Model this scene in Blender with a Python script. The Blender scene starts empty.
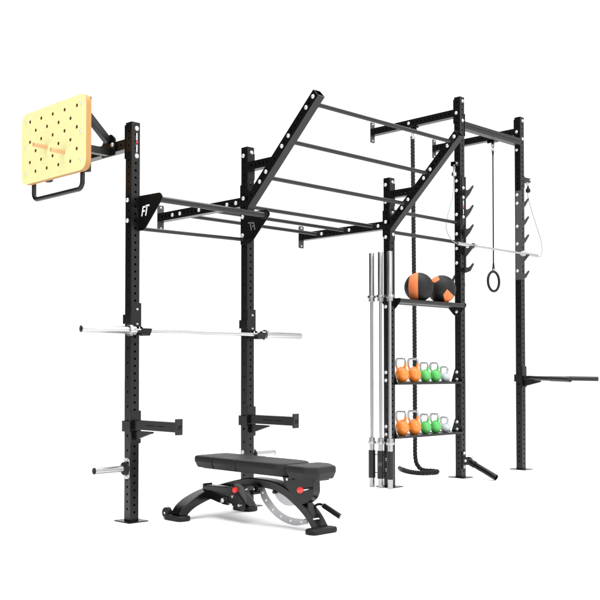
import bpy, bmesh, math, random
from mathutils import Vector, Matrix
random.seed(4)
S = bpy.context.scene
C = S.collection
PI = math.pi
V = Vector

# ------------------------------------------------------------------ camera
cam_d = bpy.data.cameras.new('camera')
cam = bpy.data.objects.new('camera', cam_d); C.objects.link(cam)
cam.location = (-3.83895, -5.48421, 1.04281)
cam.rotation_euler = (PI/2 + 0.02524, 0, -0.77912)
cam_d.sensor_width = 36
cam_d.lens = 57.88
cam_d.shift_x = 0.0088
cam_d.shift_y = 0.0749
cam_d.clip_end = 500
S.camera = cam
# ------------------------------------------------------------------ world: white surround, one side coloured dark so the rig's end faces reflect black
wd = bpy.data.worlds.new('World'); S.world = wd; wd.use_nodes = True
nt = wd.node_tree; nt.nodes.clear()
wo = nt.nodes.new('ShaderNodeOutputWorld'); bg = nt.nodes.new('ShaderNodeBackground')
tc = nt.nodes.new('ShaderNodeTexCoord'); dp = nt.nodes.new('ShaderNodeVectorMath'); dp.operation = 'DOT_PRODUCT'
dp.inputs[1].default_value = V((-.74, .66, .08)).normalized()
rp = nt.nodes.new('ShaderNodeValToRGB')
rp.color_ramp.elements[0].position = .50; rp.color_ramp.elements[0].color = (1, 1, 1, 1)
rp.color_ramp.elements[1].position = .72; rp.color_ramp.elements[1].color = (.02, .02, .02, 1)
nt.links.new(tc.outputs['Generated'], dp.inputs[0]); nt.links.new(dp.outputs['Value'], rp.inputs[0])
nt.links.new(rp.outputs[0], bg.inputs[0]); bg.inputs[1].default_value = 1.27
nt.links.new(bg.outputs[0], wo.inputs[0])
# ------------------------------------------------------------------ lamps (soft boxes)
def area(name, loc, target, size, power):
    d = bpy.data.lights.new(name, 'AREA'); d.shape = 'SQUARE'; d.size = size; d.energy = power
    o = bpy.data.objects.new(name, d); C.objects.link(o); o.location = loc
    o.rotation_euler = (V(target) - V(loc)).to_track_quat('-Z', 'Y').to_euler()
    return o
area('overhead_softbox', (1.6, -.6, 8.0), (1.8, -.2, 0), 9.0, 1050)
area('key_softbox', (2.5, -9.0, 5.0), (2, 0, 1.3), 2.5, 260)
area('left_softbox', (-7.5, -3.0, 4.5), (0, 0, 1.8), 2.0, 55)
S.view_settings.view_transform = 'Standard'; S.view_settings.look = 'None'
S.view_settings.exposure = 0; S.view_settings.gamma = 1
S.render.engine = 'CYCLES'

# ------------------------------------------------------------------ materials
def mat(name, col, rough=.5, metal=0, spec=.5, bump=0, bscale=300, var=0, vscale=20, stretch=None, coat=0):
    m = bpy.data.materials.new(name); m.use_nodes = True
    n = m.node_tree.nodes; l = m.node_tree.links
    b = n['Principled BSDF']
    b.inputs['Base Color'].default_value = (*col, 1); b.inputs['Roughness'].default_value = rough
    b.inputs['Metallic'].default_value = metal; b.inputs['Specular IOR Level'].default_value = spec
    b.inputs['Coat Weight'].default_value = coat
    co = n.new('ShaderNodeTexCoord'); src = co.outputs['Object']
    if stretch:
        mp = n.new('ShaderNodeMapping'); mp.inputs['Scale'].default_value = stretch
        l.new(src, mp.inputs[0]); src = mp.outputs[0]
    nz = n.new('ShaderNodeTexNoise'); nz.inputs['Scale'].default_value = vscale; nz.inputs['Detail'].default_value = 5
    l.new(src, nz.inputs['Vector'])
    r = n.new('ShaderNodeMapRange'); r.inputs['To Min'].default_value = rough*.88; r.inputs['To Max'].default_value = min(1, rough*1.12)
    l.new(nz.outputs['Fac'], r.inputs['Value']); l.new(r.outputs[0], b.inputs['Roughness'])
    if var:
        cr = n.new('ShaderNodeValToRGB')
        cr.color_ramp.elements[0].position = .3; cr.color_ramp.elements[1].position = .7
        cr.color_ramp.elements[0].color = (*[c*(1-var) for c in col], 1)
        cr.color_ramp.elements[1].color = (*[min(1, c*(1+var)) for c in col], 1)
        l.new(nz.outputs['Fac'], cr.inputs[0]); l.new(cr.outputs[0], b.inputs['Base Color'])
    if bump:
        n2 = n.new('ShaderNodeTexNoise'); n2.inputs['Scale'].default_value = bscale; n2.inputs['Detail'].default_value = 3
        bp = n.new('ShaderNodeBump'); bp.inputs['Strength'].default_value = bump; bp.inputs['Distance'].default_value = .001
        l.new(src, n2.inputs['Vector']); l.new(n2.outputs['Fac'], bp.inputs['Height']); l.new(bp.outputs[0], b.inputs['Normal'])
    return m
MT = dict(
 black=mat('black_powder_coat', (.004, .004, .0042), .27, spec=.33, bump=.15, bscale=500),
 bar=mat('dark_grey_bar_coat', (.007, .007, .007), .34, spec=.38, bump=.1, bscale=500),
 gloss=mat('gloss_black_paint', (.004, .004, .004), .25, spec=.35),
 rubber=mat('black_rubber', (.005, .005, .0053), .55, spec=.26),
 rope=mat('black_rope', (.012, .012, .013), .75, spec=.3, var=.3, vscale=90),
 strap=mat('black_webbing', (.016, .016, .016), .8, spec=.3),
 bolt=mat('zinc_bolt', (.60, .60, .60), .36, metal=.6),
 chrome=mat('chrome_steel', (.46, .465, .47), .26, metal=1, stretch=(1, 1, 1), vscale=60),
 steel=mat('brushed_steel', (.40, .40, .41), .3, metal=1, stretch=(1, 1, .05), vscale=120),
 silver=mat('silver_paint', (.5, .5, .52), .4, metal=.6),
 white=mat('white_print', (.9, .9, .9), .5),
 grey=mat('grey_print', (.12, .12, .12), .5),
 dark=mat('dark_print', (.001, .001, .001), .5, spec=.1),
 red=mat('red_plastic', (.85, .035, .03), .35),
 plate=mat('grey_hook_plate', (.050, .050, .051), .42, spec=.5, bump=.1, bscale=400),
 hide=mat('dark_upholstery', (.012, .012, .0125), .52, spec=.27, bump=.4, bscale=260),
 hidedark=mat('black_upholstery', (.012, .012, .012), .5, spec=.4, bump=.4, bscale=260),
 birch=mat('birch_plywood_face', (.81, .785, .385), .55, spec=.3, var=.035, vscale=14, stretch=(1, 1, 9)),
 ply=mat('plywood_edge', (.40, .215, .075), .6, spec=.3, var=.12, vscale=30, stretch=(40, .6, .6)),
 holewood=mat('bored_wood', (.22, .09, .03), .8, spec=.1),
 peg=mat('beech_peg', (.62, .38, .19), .45, spec=.3, var=.06, vscale=30, stretch=(.1, 1, 1)),
 orange=mat('orange_enamel', (.72, .20, .02), .34, coat=.2),
 green=mat('green_enamel', (.075, .42, .085), .34, coat=.2),
 palegrey=mat('pale_grey_enamel', (.42, .46, .48), .34, coat=.2),
 ball=mat('black_ball_leather', (.006, .006, .0065), .55, spec=.28, bump=.5, bscale=220),
 ballo=mat('orange_ball_leather', (.68, .18, .055), .6, spec=.3, bump=.5, bscale=220),
 cable=mat('silver_cable', (.25, .25, .25), .5),
)
# ------------------------------------------------------------------ mesh builder
class M:
    def __init__(s): s.b = bmesh.new()
    def face(s, vs):
        try: return s.b.faces.new(vs)
        except ValueError: return None
    def ext(s, poly, axis, a0, a1, bev=0, smooth=False):
        """polygon in the plane across `axis`, thick from a0 to a1"""
        def P(q, a): return {'X': (a, q[0], q[1]), 'Y': (q[0], a, q[1]), 'Z': (q[0], q[1], a)}[axis]
        A = [s.b.verts.new(P(q, a0)) for q in poly]; B = [s.b.verts.new(P(q, a1)) for q in poly]
        n = len(poly); fs = [s.face(A), s.face(B[::-1])]
        for i in range(n):
            f = s.face([A[i], B[i], B[(i+1) % n], A[(i+1) % n]]); fs.append(f)
            if smooth: f.smooth = True
        bmesh.ops.recalc_face_normals(s.b, faces=fs)
        if bev:
            es = set(e for f in fs[:2] for e in f.edges) if n > 6 else set(e for f in fs for e in f.edges)
            bmesh.ops.bevel(s.b, geom=list(es), offset=bev, segments=2, affect='EDGES', profile=.6)
        return s
    def box(s, x0, x1, y0, y1, z0, z1, bev=.0025):
        return s.ext([(x0, y0), (x1, y0), (x1, y1), (x0, y1)], 'Z', z0, z1, bev)
    def obox(s, p0, p1, w, h, up=(0, 0, 1), bev=.002):
        """box beam from p0 to p1, w wide, h high"""
        p0 = V(p0); p1 = V(p1); d = (p1-p0).normalized(); side = d.cross(V(up)).normalized(); u = side.cross(d)
        r = []
        for p in (p0, p1):
            r.append([s.b.verts.new(p + side*a*w/2 + u*c*h/2) for a, c in ((-1, -1), (1, -1), (1, 1), (-1, 1))])
        fs = [s.face(r[0]), s.face(r[1][::-1])] + [s.face([r[0][i], r[1][i], r[1][(i+1) % 4], r[0][(i+1) % 4]]) for i in range(4)]
        bmesh.ops.recalc_face_normals(s.b, faces=fs)
        if bev: bmesh.ops.bevel(s.b, geom=list(set(e for f in fs for e in f.edges)), offset=bev, segments=2, affect='EDGES')
        return s
    def rings(s, pts, prof, close=False, caps=True, smooth=True):
        rs = [[s.b.verts.new(q) for q in prof(i)] for i in range(len(pts))]
        n = len(rs[0]); m = len(rs); fs = []
        for i in range(m if close else m-1):
            a, b = rs[i], rs[(i+1) % m]
            for k in range(n):
                f = s.face([a[k], a[(k+1) % n], b[(k+1) % n], b[k]])
                if f: f.smooth = smooth; fs.append(f)
        if caps and not close:
            for q in (rs[0][::-1], rs[-1]):
                f = s.face(q)
                if f: fs.append(f); 
        bmesh.ops.recalc_face_normals(s.b, faces=[f for f in fs if f])
        return s
    def tube(s, pts, r, seg=20, close=False, caps=True, sx=1, sy=1, up=None):
        pts = [V(p) for p in pts]; n = len(pts); R = r if isinstance(r, (list, tuple)) else [r]*n
        T = []
        for i in range(n):
            a = pts[(i-1) % n] if (close or i) else pts[0]; b = pts[(i+1) % n] if (close or i < n-1) else pts[-1]
            T.append((b-a).normalized())
        if up is None:
            up = V((0, 0, 1)) if abs(T[0].z) < .9 else V((1, 0, 0))
        nrm = (V(up) - T[0]*V(up).dot(T[0])).normalized(); N = [nrm]
        for i in range(1, n):
            q = N[-1] - T[i]*N[-1].dot(T[i]); N.append(q.normalized())
        def prof(i):
            bn = T[i].cross(N[i])
            return [pts[i] + N[i]*math.cos(2*PI*k/seg)*R[i]*sx + bn*math.sin(2*PI*k/seg)*R[i]*sy for k in range(seg)]
        return s.rings(pts, prof, close, caps)
    def cyl(s, p0, p1, r, seg=24, bev=.0012, r1=None):
        p0 = V(p0); p1 = V(p1); d = (p1-p0).normalized(); r1 = r if r1 is None else r1
        return s.lathe([(0, 0), (r-bev, 0), (r, bev), (r1, (p1-p0).length-bev), (r1-bev, (p1-p0).length), (0, (p1-p0).length)], p0, d, seg)
    def lathe(s, prof, o, d, seg=24, sharp=35):
        o = V(o); d = V(d).normalized(); a = d.orthogonal().normalized(); b = d.cross(a); rs = []
        for r, h in prof:
            if r < 1e-6: rs.append([s.b.verts.new(o+d*h)])
            else: rs.append([s.b.verts.new(o+d*h+(a*math.cos(2*PI*k/seg)+b*math.sin(2*PI*k/seg))*r) for k in range(seg)])
        fs = []
        for i in range(len(rs)-1):
            A, B = rs[i], rs[i+1]
            for k in range(seg):
                j = (k+1) % seg
                if len(A) == 1 and len(B) == 1: continue
                if len(A) == 1: f = s.face([A[0], B[j], B[k]])
                elif len(B) == 1: f = s.face([A[k], A[j], B[0]])
                else: f = s.face([A[k], A[j], B[j], B[k]])
                if f: fs.append(f); f.smooth = True
        bmesh.ops.recalc_face_normals(s.b, faces=fs)
        return s
    def loft(s, loops, smooth=False):
        """stack of closed loops with equal counts, capped"""
        rs = [[s.b.verts.new(q) for q in lp] for lp in loops]; n = len(rs[0]); fs = [s.face(rs[0]), s.face(rs[-1][::-1])]
        for A, B in zip(rs, rs[1:]):
            for k in range(n):
                f = s.face([A[k], B[k], B[(k+1) % n], A[(k+1) % n]]); f.smooth = smooth; fs.append(f)
        bmesh.ops.recalc_face_normals(s.b, faces=fs)
        return s
    def make(s, name, m, parent=None, label=None, auto=35):
        me = bpy.data.meshes.new(name); b = s.b
        off = V(parent['_o']) if parent is not None else V((0, 0, 0))
        if off.length: bmesh.ops.translate(b, verts=b.verts, vec=-off)
        for e in b.edges:
            if len(e.link_faces) == 2 and e.calc_face_angle(0) > math.radians(auto): e.smooth = False
        b.to_mesh(me); b.free(); me.materials.append(m)
        o = bpy.data.objects.new(name, me); C.objects.link(o)
        o['_o'] = tuple(off)
        if parent is not None: o.parent = parent
        if label: o['label'] = label
        return o
def thing(name, label, cat, loc=(0, 0, 0), group=None):
    o = bpy.data.objects.new(name, None); C.objects.link(o); o.location = loc; o['_o'] = tuple(loc)
    o['label'] = label; o['category'] = cat; o.empty_display_size = .1
    if group: o['group'] = group
    return o
def tag(o, label, cat, group=None):
    o['label'] = label; o['category'] = cat
    if group: o['group'] = group
    return o
def dup(root, loc, label, group=None):
    r = root.copy(); C.objects.link(r); r.location = loc; r['label'] = label
    if group: r['group'] = group
    for ch in list(root.children):
        c = ch.copy(); C.objects.link(c); c.parent = r
        for g in ch.children:
            d = g.copy(); C.objects.link(d); d.parent = c
    return r
def roundpoly(pts, r, n=5):
    out = []; m = len(pts)
    for i in range(m):
        p = V(pts[i]).to_2d(); a = (V(pts[i-1]).to_2d()-p); b = (V(pts[(i+1) % m]).to_2d()-p)
        rr = r[i] if isinstance(r, (list, tuple)) else r
        rr = min(rr, a.length*.48, b.length*.48)
        if rr <= 0: out.append(tuple(p)); continue
        A = p+a.normalized()*rr; B = p+b.normalized()*rr
        for k in range(n+1):
            t = k/n; q = A*(1-t)**2 + p*2*t*(1-t) + B*t*t; out.append((q.x, q.y))
    return out
def inset(pts, d, seam=()):
    """exact inward offset of a sharp convex outline"""
    n = len(pts); P = [V(p) for p in pts]; c = sum(P, V((0, 0)))/n; ln = []
    for i in range(n):
        a, b = P[i], P[(i+1) % n]; t = (b-a).normalized(); nr = V((-t.y, t.x))
        if nr.dot(c-a) < 0: nr = -nr
        ln.append((a+nr*d*(.12 if i in seam else 1), t))
    out = []
    for i in range(n):
        (a, t), (b, u) = ln[i-1], ln[i]; den = t.x*u.y-t.y*u.x
        k = ((b.x-a.x)*u.y-(b.y-a.y)*u.x)/den; q = a+t*k; out.append((q.x, q.y))
    return out
# bolt heads share one mesh per direction
_bolt = {}
def bolt(p, d, parent, r=.0147, name='bolt'):
    key = (tuple(round(q, 3) for q in d), r)
    if key not in _bolt:
        m = M(); m.lathe([(0, -.002), (r*1.12, -.002), (r*1.12, .002), (r*.98, .003), (r*.9, .007), (r*.62, .0105), (r*.35, .0115), (r*.33, .0085), (0, .0085)], (0, 0, 0), d, 16)
        o = m.make(name, MT['bolt']); _bolt[key] = o.data; bpy.data.objects.remove(o)
    o = bpy.data.objects.new(name, _bolt[key]); C.objects.link(o); o.parent = parent
    o.location = V(p) - V(parent['_o']); o['_o'] = tuple(p)
    return o
# square steel tube with real punched holes
def ptube(name, p0, p1, w, up, faces, m, parent, hr=.0088, t=.003, h=None, open_end=False):
    """faces: dict '+a','-a','+b','-b' -> list of distances along the tube; a = side axis, b = up axis"""
    p0 = V(p0); p1 = V(p1); d = (p1-p0).normalized(); L_ = (p1-p0).length
    bb = (V(up) - d*V(up).dot(d)).normalized(); aa = d.cross(bb).normalized()
    hw = {'a': w/2, 'b': (h or w)/2}
    B = bmesh.new()
    def P(o, u, v, n, s, q, off): return p0 + d*s + u*q + n*off
    for key, nrm, tan, hn, ht in (('+a', aa, bb, hw['a'], hw['b']), ('-a', -aa, -bb, hw['a'], hw['b']), ('+b', bb, -aa, hw['b'], hw['a']), ('-b', -bb, aa, hw['b'], hw['a'])):
        hs = sorted(x for x in faces.get(key, []) if .02 < x < L_-.02)
        for off, hth in ((hn, ht), (hn-t, ht-t)):
            last = 0; sq = hr*1.5
            def quad(s0, s1, q0, q1):
                if s1-s0 < 1e-5: return
                B.faces.new([B.verts.new(p0+d*s+tan*q+nrm*off) for s, q in ((s0, q0), (s1, q0), (s1, q1), (s0, q1))])
            for x in hs:
                quad(last, x-sq, -hth, hth)
                quad(x-sq, x+sq, -hth, -sq); quad(x-sq, x+sq, sq, hth)
                inner = []; outer = []
                for k in range(16):
                    c, s_ = math.cos(2*PI*k/16), math.sin(2*PI*k/16); mx = max(abs(c), abs(s_))
                    inner.append(B.verts.new(p0+d*(x+c*hr)+tan*s_*hr+nrm*off)); outer.append(B.verts.new(p0+d*(x+c/mx*sq)+tan*s_/mx*sq+nrm*off))
                for k in range(16):
                    B.faces.new([inner[k], inner[(k+1) % 16], outer[(k+1) % 16], outer[k]])
                last = x+sq
            quad(last, L_, -hth, hth)
        for x in hs:
            R = [[B.verts.new(p0+d*(x+math.cos(2*PI*k/16)*hr)+tan*math.sin(2*PI*k/16)*hr+nrm*o) for k in range(16)] for o in (hn, hn-t)]
            for k in range(16): B.faces.new([R[0][k], R[0][(k+1) % 16], R[1][(k+1) % 16], R[1][k]])
    for s in (0, L_):   # end caps (plastic plugs) or open rims
        if open_end and s == L_:
            o_ = [(-1, -1), (1, -1), (1, 1), (-1, 1)]
            O = [B.verts.new(p0+d*s+aa*x*hw['a']+bb*y*hw['b']) for x, y in o_]; I = [B.verts.new(p0+d*s+aa*x*(hw['a']-t)+bb*y*(hw['b']-t)) for x, y in o_]
            for k in range(4): B.faces.new([O[k], O[(k+1) % 4], I[(k+1) % 4], I[k]])
        else:
            B.faces.new([B.verts.new(p0+d*s+aa*x*hw['a']+bb*y*hw['b']) for x, y in ((-1, -1), (1, -1), (1, 1), (-1, 1))])
    bmesh.ops.remove_doubles(B, verts=B.verts, dist=.0002)
    q = M(); q.b.free(); q.b = B
    return q.make(name, m, parent)
def ar(a, b, st): return [a+st*i for i in range(int((b-a)/st)+1)]

# ------------------------------------------------------------------ floor
f = M(); f.b.faces.new([f.b.verts.new((90*math.cos(2*PI*k/64), 90*math.sin(2*PI*k/64), 0)) for k in range(64)])
fl = f.make('floor', mat('white_studio_floor', (.955, .955, .955), .85, spec=0))
fl['kind'] = 'structure'

# ------------------------------------------------------------------ the rig
W = .07
XA, XB, XC, XD, XE = 0.0, 1.067, 2.761, 3.828, 4.895
HS, HT = 2.75, 3.69
Z2, Z3 = 2.33, 3.54
rig = thing('training_rig', 'black wall-mounted gym rig of five uprights with monkey bars, pull-up bar and shelves', 'gym rig')
def upright(X, H, lowstub=None):
    xh = ar(.08, .40, .05) + ar(.48, 1.85, .1) + ar(1.93, H-.04, .05)
    yh = ar(.057, H-.03, .05)
    u = ptube('upright', (X+W/2, W/2, .008), (X+W/2, W/2, H), W, (0, 1, 0), {'+a': xh, '-a': xh, '+b': yh, '-b': yh}, MT['black'], rig)
    m = M(); m.box(X-.045, X+W+.045, -.055, W+.055, .0005, .008, .002); bp = m.make('base_plate', MT['black'], u)
    return u
UA, UB, UC = [upright(x, HS) for x in (XA, XB, XC)]
UD, UE = [upright(x, HT) for x in (XD, XE)]
XM, YM = (-1, 0, 0), (0, -1, 0)
for u, X, zs in ((UA, XA, (2.211, 2.069)), (UB, XB, (2.684, 2.355, .411)), (UC, XC, (2.688, 2.535, 2.357, 2.221, .243, .15)),
                 (UD, XD, (3.535, 2.871, 2.778, 2.543, 2.354, 2.213, 2.072)), (UE, XE, (3.535, 3.345))):
    for z in zs: bolt((X, .046, z), XM, u)
for u, X, zs in ((UA, XA, (2.707, 2.516)), (UB, XB, (2.707,)), (UC, XC, (2.711, 2.437)), (UD, XD, (3.651, 3.461)), (UE, XE, (3.651, 3.46))):
    for z in zs: bolt((X+.043, 0, z), YM, u)
# wordmark strips between two bolts: white strokes round a red dot
def wordmark(X, z0, z1, parent, yo=0):
    zc = (z0+z1)/2
    for a_, b_ in ((z0+.026, zc-.014), (zc+.014, z1-.026)):
        m = M(); z = a_
        while z < b_-.006:
            h = random.choice((.005, .006, .0075))
            m.box(X+.038+random.choice((0, .0012)), X+.0475, yo-.0012, yo+.001, z, z+h, 0)
            z += h + .0022
        m.make('brand_strip', MT['white'], parent)
    m = M(); m.ext([(X+.043+.009*math.cos(k*PI/3), zc+.009*math.sin(k*PI/3)) for k in range(6)], 'Y', yo-.0018, yo+.001)
    m.make('brand_mark', MT['red'], parent)
wordmark(XA, 2.516, 2.707, UA); wordmark(XD, 2.52, 2.71, UD, -.005)
for z in (2.802, 2.71, 2.52): bolt((XD+.043, -.005, z), YM, UD)
# wall beams
def wall_beam(X, z, bolts=(), y1=1.142, ends=True):
    hx = ar(.05, 1.05, .05)
    b = ptube('wall_beam', (X+W/2, W+.008, z), (X+W/2, y1, z), W, (0, 0, 1), {'+a': hx, '-a': hx}, MT['black'], rig)
    m = M(); m.ext(roundpoly([(X+.002, z-.108), (X+W-.002, z-.108), (X+W-.002, z+.108), (X+.002, z+.108)], .012), 'Y', y1, y1+.008, .001)
    wp = m.make('wall_plate', MT['plate'], b)
    for dz in (-.085, .085): bolt((X+W/2, y1, z+dz), YM, b, .009, 'anchor_bolt')
    m = M(); m.box(X-.005, X+W+.005, W, W+.008, z-.105, z+.13, .001); m.make('flange_plate', MT['black'], b)
    for y in bolts: bolt((X, y, z), XM, b)
    return b
wall_beam(XA, 2.605)
wall_beam(XB, Z2, (.935, .835, .585, .238, .133))
wall_beam(XC, Z2, (.837, .485, .134))
wall_beam(XD, Z3, (.634,)); wall_beam(XE, Z3)
# monkey bars between the two low wall beams
def rung(name, p0, p1, r=.016, mt='bar'):
    m = M(); p0 = V(p0); p1 = V(p1); m.cyl(p0, p1, r, 24, .0005); o = m.make(name, MT[mt], rig)
    d = (p1-p0).normalized()
    m = M(); m.cyl(p0, p0+d*.006, .032, 20, .001); m.cyl(p1, p1-d*.006, .032, 20, .001); m.make('bar_flange', MT[mt], o)
    return o
for y in (.885, .535, .185): rung('monkey_bar', (XB+W, y, Z2), (XC, y, Z2))
# sloping ladder beams, welded to the front of uprights B and C
dv = V((0, -.7254, .6883)); nv = V((0, -.6883, -.7254))     # along, and the outward lower normal
base = V((0, 0, 2.327))
def ladder(X, open_end=True):
    L_ = 1.005
    hs = ar(.06, L_-.03, .05)
    q = ptube('ladder_beam', V((X+W/2, 0, 0))+base - dv*.0, V((X+W/2, 0, 0))+base+dv*L_, W, nv, {'+a': hs, '-a': hs}, MT['black'], rig, open_end=True)
    for dz in (.192, .287, .525, .62, .872, .967): bolt(V((X, 0, 0))+base+dv*(dz), XM, q)
    # the mitred foot that closes the gap to the upright
    m = M(); m.ext([(-.006, 2.282), (-.0245, 2.3012), (-.006, 2.325)], 'X', X+.0005, X+W-.0005, 0); m.make('foot_weld', MT['black'], q)
    m = M(); m.box(X+.001, X+W-.001, -.006, 0, 2.195, 2.42, .001); fp = m.make('flange_plate', MT['black'], q)
    bolt((X+W/2+.008, -.006, 2.245), YM, fp)
    # plain inner plug just inside the open top end
    return q
for X in (XB, XC):
    ladder(X)
    hx = ar(.035, .3, .045)
    sp = ptube('spacer_beam', (X+W/2, -.006, 2.598), (X+W/2, -.262, 2.598), .064, (0, 0, 1), {'+a': hx, '-a': hx}, MT['black'], rig)
    m = M(); m.box(X-.002, X+W+.002, -.006, 0, 2.50, 2.70, .001); m.make('flange_plate', MT['black'], sp)
for y, z in ((-.667, 2.957), (-.418, 2.726), (-.175, 2.493)): rung('monkey_bar', (XB+W, y, z), (XC, y, z), .0165)
# step bars and cross beam between the last uprights
rung('step_bar', (XC+W, .035, 2.462), (XD, .035, 2.462), .0165); rung('step_bar', (XC+W, .035, 2.272), (XD, .035, 2.272), .0165)
hx = ar(.04, .99, .028)
cb = ptube('cross_beam', (XD+W+.006, W/2, 3.425), (XE-.0, W/2, 3.425), W, (0, 0, 1), {'+a': hx, '-a': hx}, MT['bar'], rig, hr=.006)
m = M(); m.box(XD+W, XD+W+.006, -.006, W+.004, 3.31, 3.53, .001); m.make('flange_plate', MT['black'], cb)
# pull-up bar with two gussets
def gusset(X0, X1, ft_x):
    m = M(); m.ext(roundpoly([(.07, 2.245), (-.235, 2.238), (-.262, 2.2), (-.05, 2.0), (.07, 2.0)], [.004, .02, .03, .02, .004]), 'X', X0, X1, .001)
    return m
pb = M(); pb.cyl((XA+W+.006, -.205, 2.196), (XB-.008, -.205, 2.196), .0215, 28, .001); pb = pb.make('pull_up_bar', MT['bar'], rig)
g1 = gusset(XA+W+.001, XA+W+.007, 0).make('gusset_plate', MT['gloss'], pb)
g2 = gusset(XB-.007, XB-.001, 0).make('gusset_plate', MT['gloss'], pb)
for z in (2.211, 2.069): bolt((XB-.007, .046, z), XM, pb)
m = M(); m.tube([(XB-.012, -.205+.026*math.cos(2*PI*k/28), 2.196+.026*math.sin(2*PI*k/28)) for k in range(28)], .005, 8, close=True); m.make('weld_ring', MT['gloss'], pb)
m = M(); m.cyl((XA+W+.007, .03, 2.02), (XB-.007, .03, 2.035), .0135, 20, .001); m.make('second_bar', MT['bar'], pb)
# FT lettering, drawn along -Y; mirrored when read from the back of the far plate
def FT(X0, X1, y0, z0, s, name, mt, parent, sl=.25):
    # unit letters: height 1, slanted
    polys = [[(0, 0), (.17, 0), (.17, 1), (0, 1)], [(.17, .83), (.62, .83), (.62, 1), (.17, 1)], [(.17, .42), (.48, .42), (.48, .58), (.17, .58)],
             [(.66, 0), (.83, 0), (.83, .83), (.66, .83)], [(.45, .90), (1.12, .90), (1.12, 1.07), (.45, 1.07)]]
    m = M()
    for P in polys: m.ext([(y0 - s*(u+sl*v), z0+s*v) for u, v in P], 'X', X0, X1, 0)
    return m.make(name, MT[mt], parent)
FT(XA+W-.0005, XA+W+.001, -.018, 2.098, .068, 'lettering', 'white', g1)
def FTm(X0, X1, y0, z0, s, name, mt, parent):
    polys = [[(0, 0), (.17, 0), (.17, 1), (0, 1)], [(.17, .83), (.62, .83), (.62, 1), (.17, 1)], [(.17, .42), (.48, .42), (.48, .58), (.17, .58)],
             [(.66, 0), (.83, 0), (.83, .83), (.66, .83)], [(.45, .90), (1.12, .90), (1.12, 1.07), (.45, 1.07)]]
    m = M()
    for P in polys: m.ext([(y0 + s*(u+.25*v), z0+s*v) for u, v in P], 'X', X0, X1, 0)
    return m.make(name, MT[mt], parent)
FTm(XB-.0080, XB-.007, -.100, 2.098, .060, 'lettering', 'grey', g2)

# shelves
def shelf(z, kind):
    x0, x1 = XC+W+.008, XD-.008
    if kind == 'ball':
        m = M(); m.cyl((x0-.0, -.04, z), (x1+.0, -.04, z), .021, 24, .001); m.cyl((x0, .125, z), (x1, .125, z), .021, 24, .001)
        sh = m.make('ball_shelf', MT['bar'], rig)
        m = M(); m.box(x0+.004, x1-.004, -.035, .12, z-.012, z-.008, 0); m.make('shelf_tray', MT['bar'], sh)
        for X, s in ((XC+W, 1), (XD, -1)):
            m = M(); m.ext(roundpoly([(-.065, z+.022), (.15, z+.022), (.15, z-.012), (.075, z-.092), (.02, z-.092), (-.065, z-.01)], .012), 'X', X+s*.001, X+s*.007, .001)
            br = m.make('shelf_bracket', MT['black'], sh)
            bolt((X + s*.007, .045, z-.055), (s, 0, 0), br)
    else:
        m = M(); m.box(x0-.0, x1+.0, -.018, .12, z-.004, z, .001)
        m.box(x0, x1, -.022, -.018, z-.02, z-.001, .001); m.box(x0, x1, .12, .124, z-.02, z+.006, .001)
        sh = m.make('kettlebell_shelf', MT['bar'], rig)
        for X, s in ((XC+W, 1), (XD, -1)):
            m = M(); m.ext(roundpoly([(-.02, z-.02), (.11, z-.02), (.11, z+.006), (.068, z+.125), (.022, z+.125), (-.02, z+.006)], .012), 'X', X+s*.001, X+s*.007, .001)
            br = m.make('shelf_bracket', MT['black'], sh)
            for zz in (z+.09, z+.02):
                bolt((X + s*.007, .045, zz), (s, 0, 0), br)
    return sh
shelf(1.655, 'ball'); shelf(.925, 'kb'); shelf(.445, 'kb')
for z in (1.60, 1.015, .945, .535, .465): bolt((XC, .046, z), XM, UC)

# bar hook racks on the last two uprights
def hook_rack(X0, X1, faceX, d, zb=()):
    m = M(); poly = [(.058, 1.978), (.058, 2.912), (-.012, 2.912)]
    for zt in (2.821, 2.632, 2.444, 2.257, 2.068):
        tp = zt if zt != 2.257 else zt-.02
        poly += [(-.012, zt-.036), (-.034, zt-.040), (-.058, zt-.030), (-.080, min(zt-.008, tp-.004)), (-.096, tp), (-.103, tp-.014), (-.062, zt-.076), (-.012, zt-.125 if zt > 2.1 else 1.979)]
    poly += [(.02, 1.978)]
    m.ext(poly, 'X', X0, X1, 0); o = m.make('hook_rack', MT['plate'], rig)
    for z in zb: bolt((faceX, .039, z), d, o)
    return o
hr1 = hook_rack(XD+W+.001, XD+W+.007, XD+W+.007, (1, 0, 0), (2.871, 2.543, 2.2))
m = M(); m.box(XD+.02, XD+W+.007, -.005, -.0005, 2.44, 2.912, .0008); m.make('front_plate', MT['bar'], hr1)
hook_rack(XE-.007, XE-.001, XE-.007, XM, (2.869, 2.78, 2.538, 2.354, 2.071))
# outrigger brackets for the cables
def outrigger(X, s, z, LL):
    m = M(); m.box(min(X, X+s*.006), max(X, X+s*.006), -.002, W+.002, z-.10, z+.03, .001)
    m.box(min(X+s*.006, X+s*LL), max(X+s*.006, X+s*LL), .008, .014, z-.024, z+.02, .001)
    m.box(min(X+s*.006, X+s*LL), max(X+s*.006, X+s*LL), .056, .062, z-.024, z+.02, .001)
    m.box(min(X+s*.006, X+s*LL), max(X+s*.006, X+s*LL), .014, .056, z+.013, z+.018, .001)
    m.ext([(X+s*.006, z-.09), (X+s*.006, z-.02), (X+s*.06, z-.02)], 'Y', .03, .038)
    o = m.make('cable_bracket', MT['gloss'], rig)
    bolt((X+s*(LL-.02), .008, z), YM, o, .006)
    return o
outrigger(XD, -1, 3.03, .07); outrigger(XE+W, 1, 3.045, .14)
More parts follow.
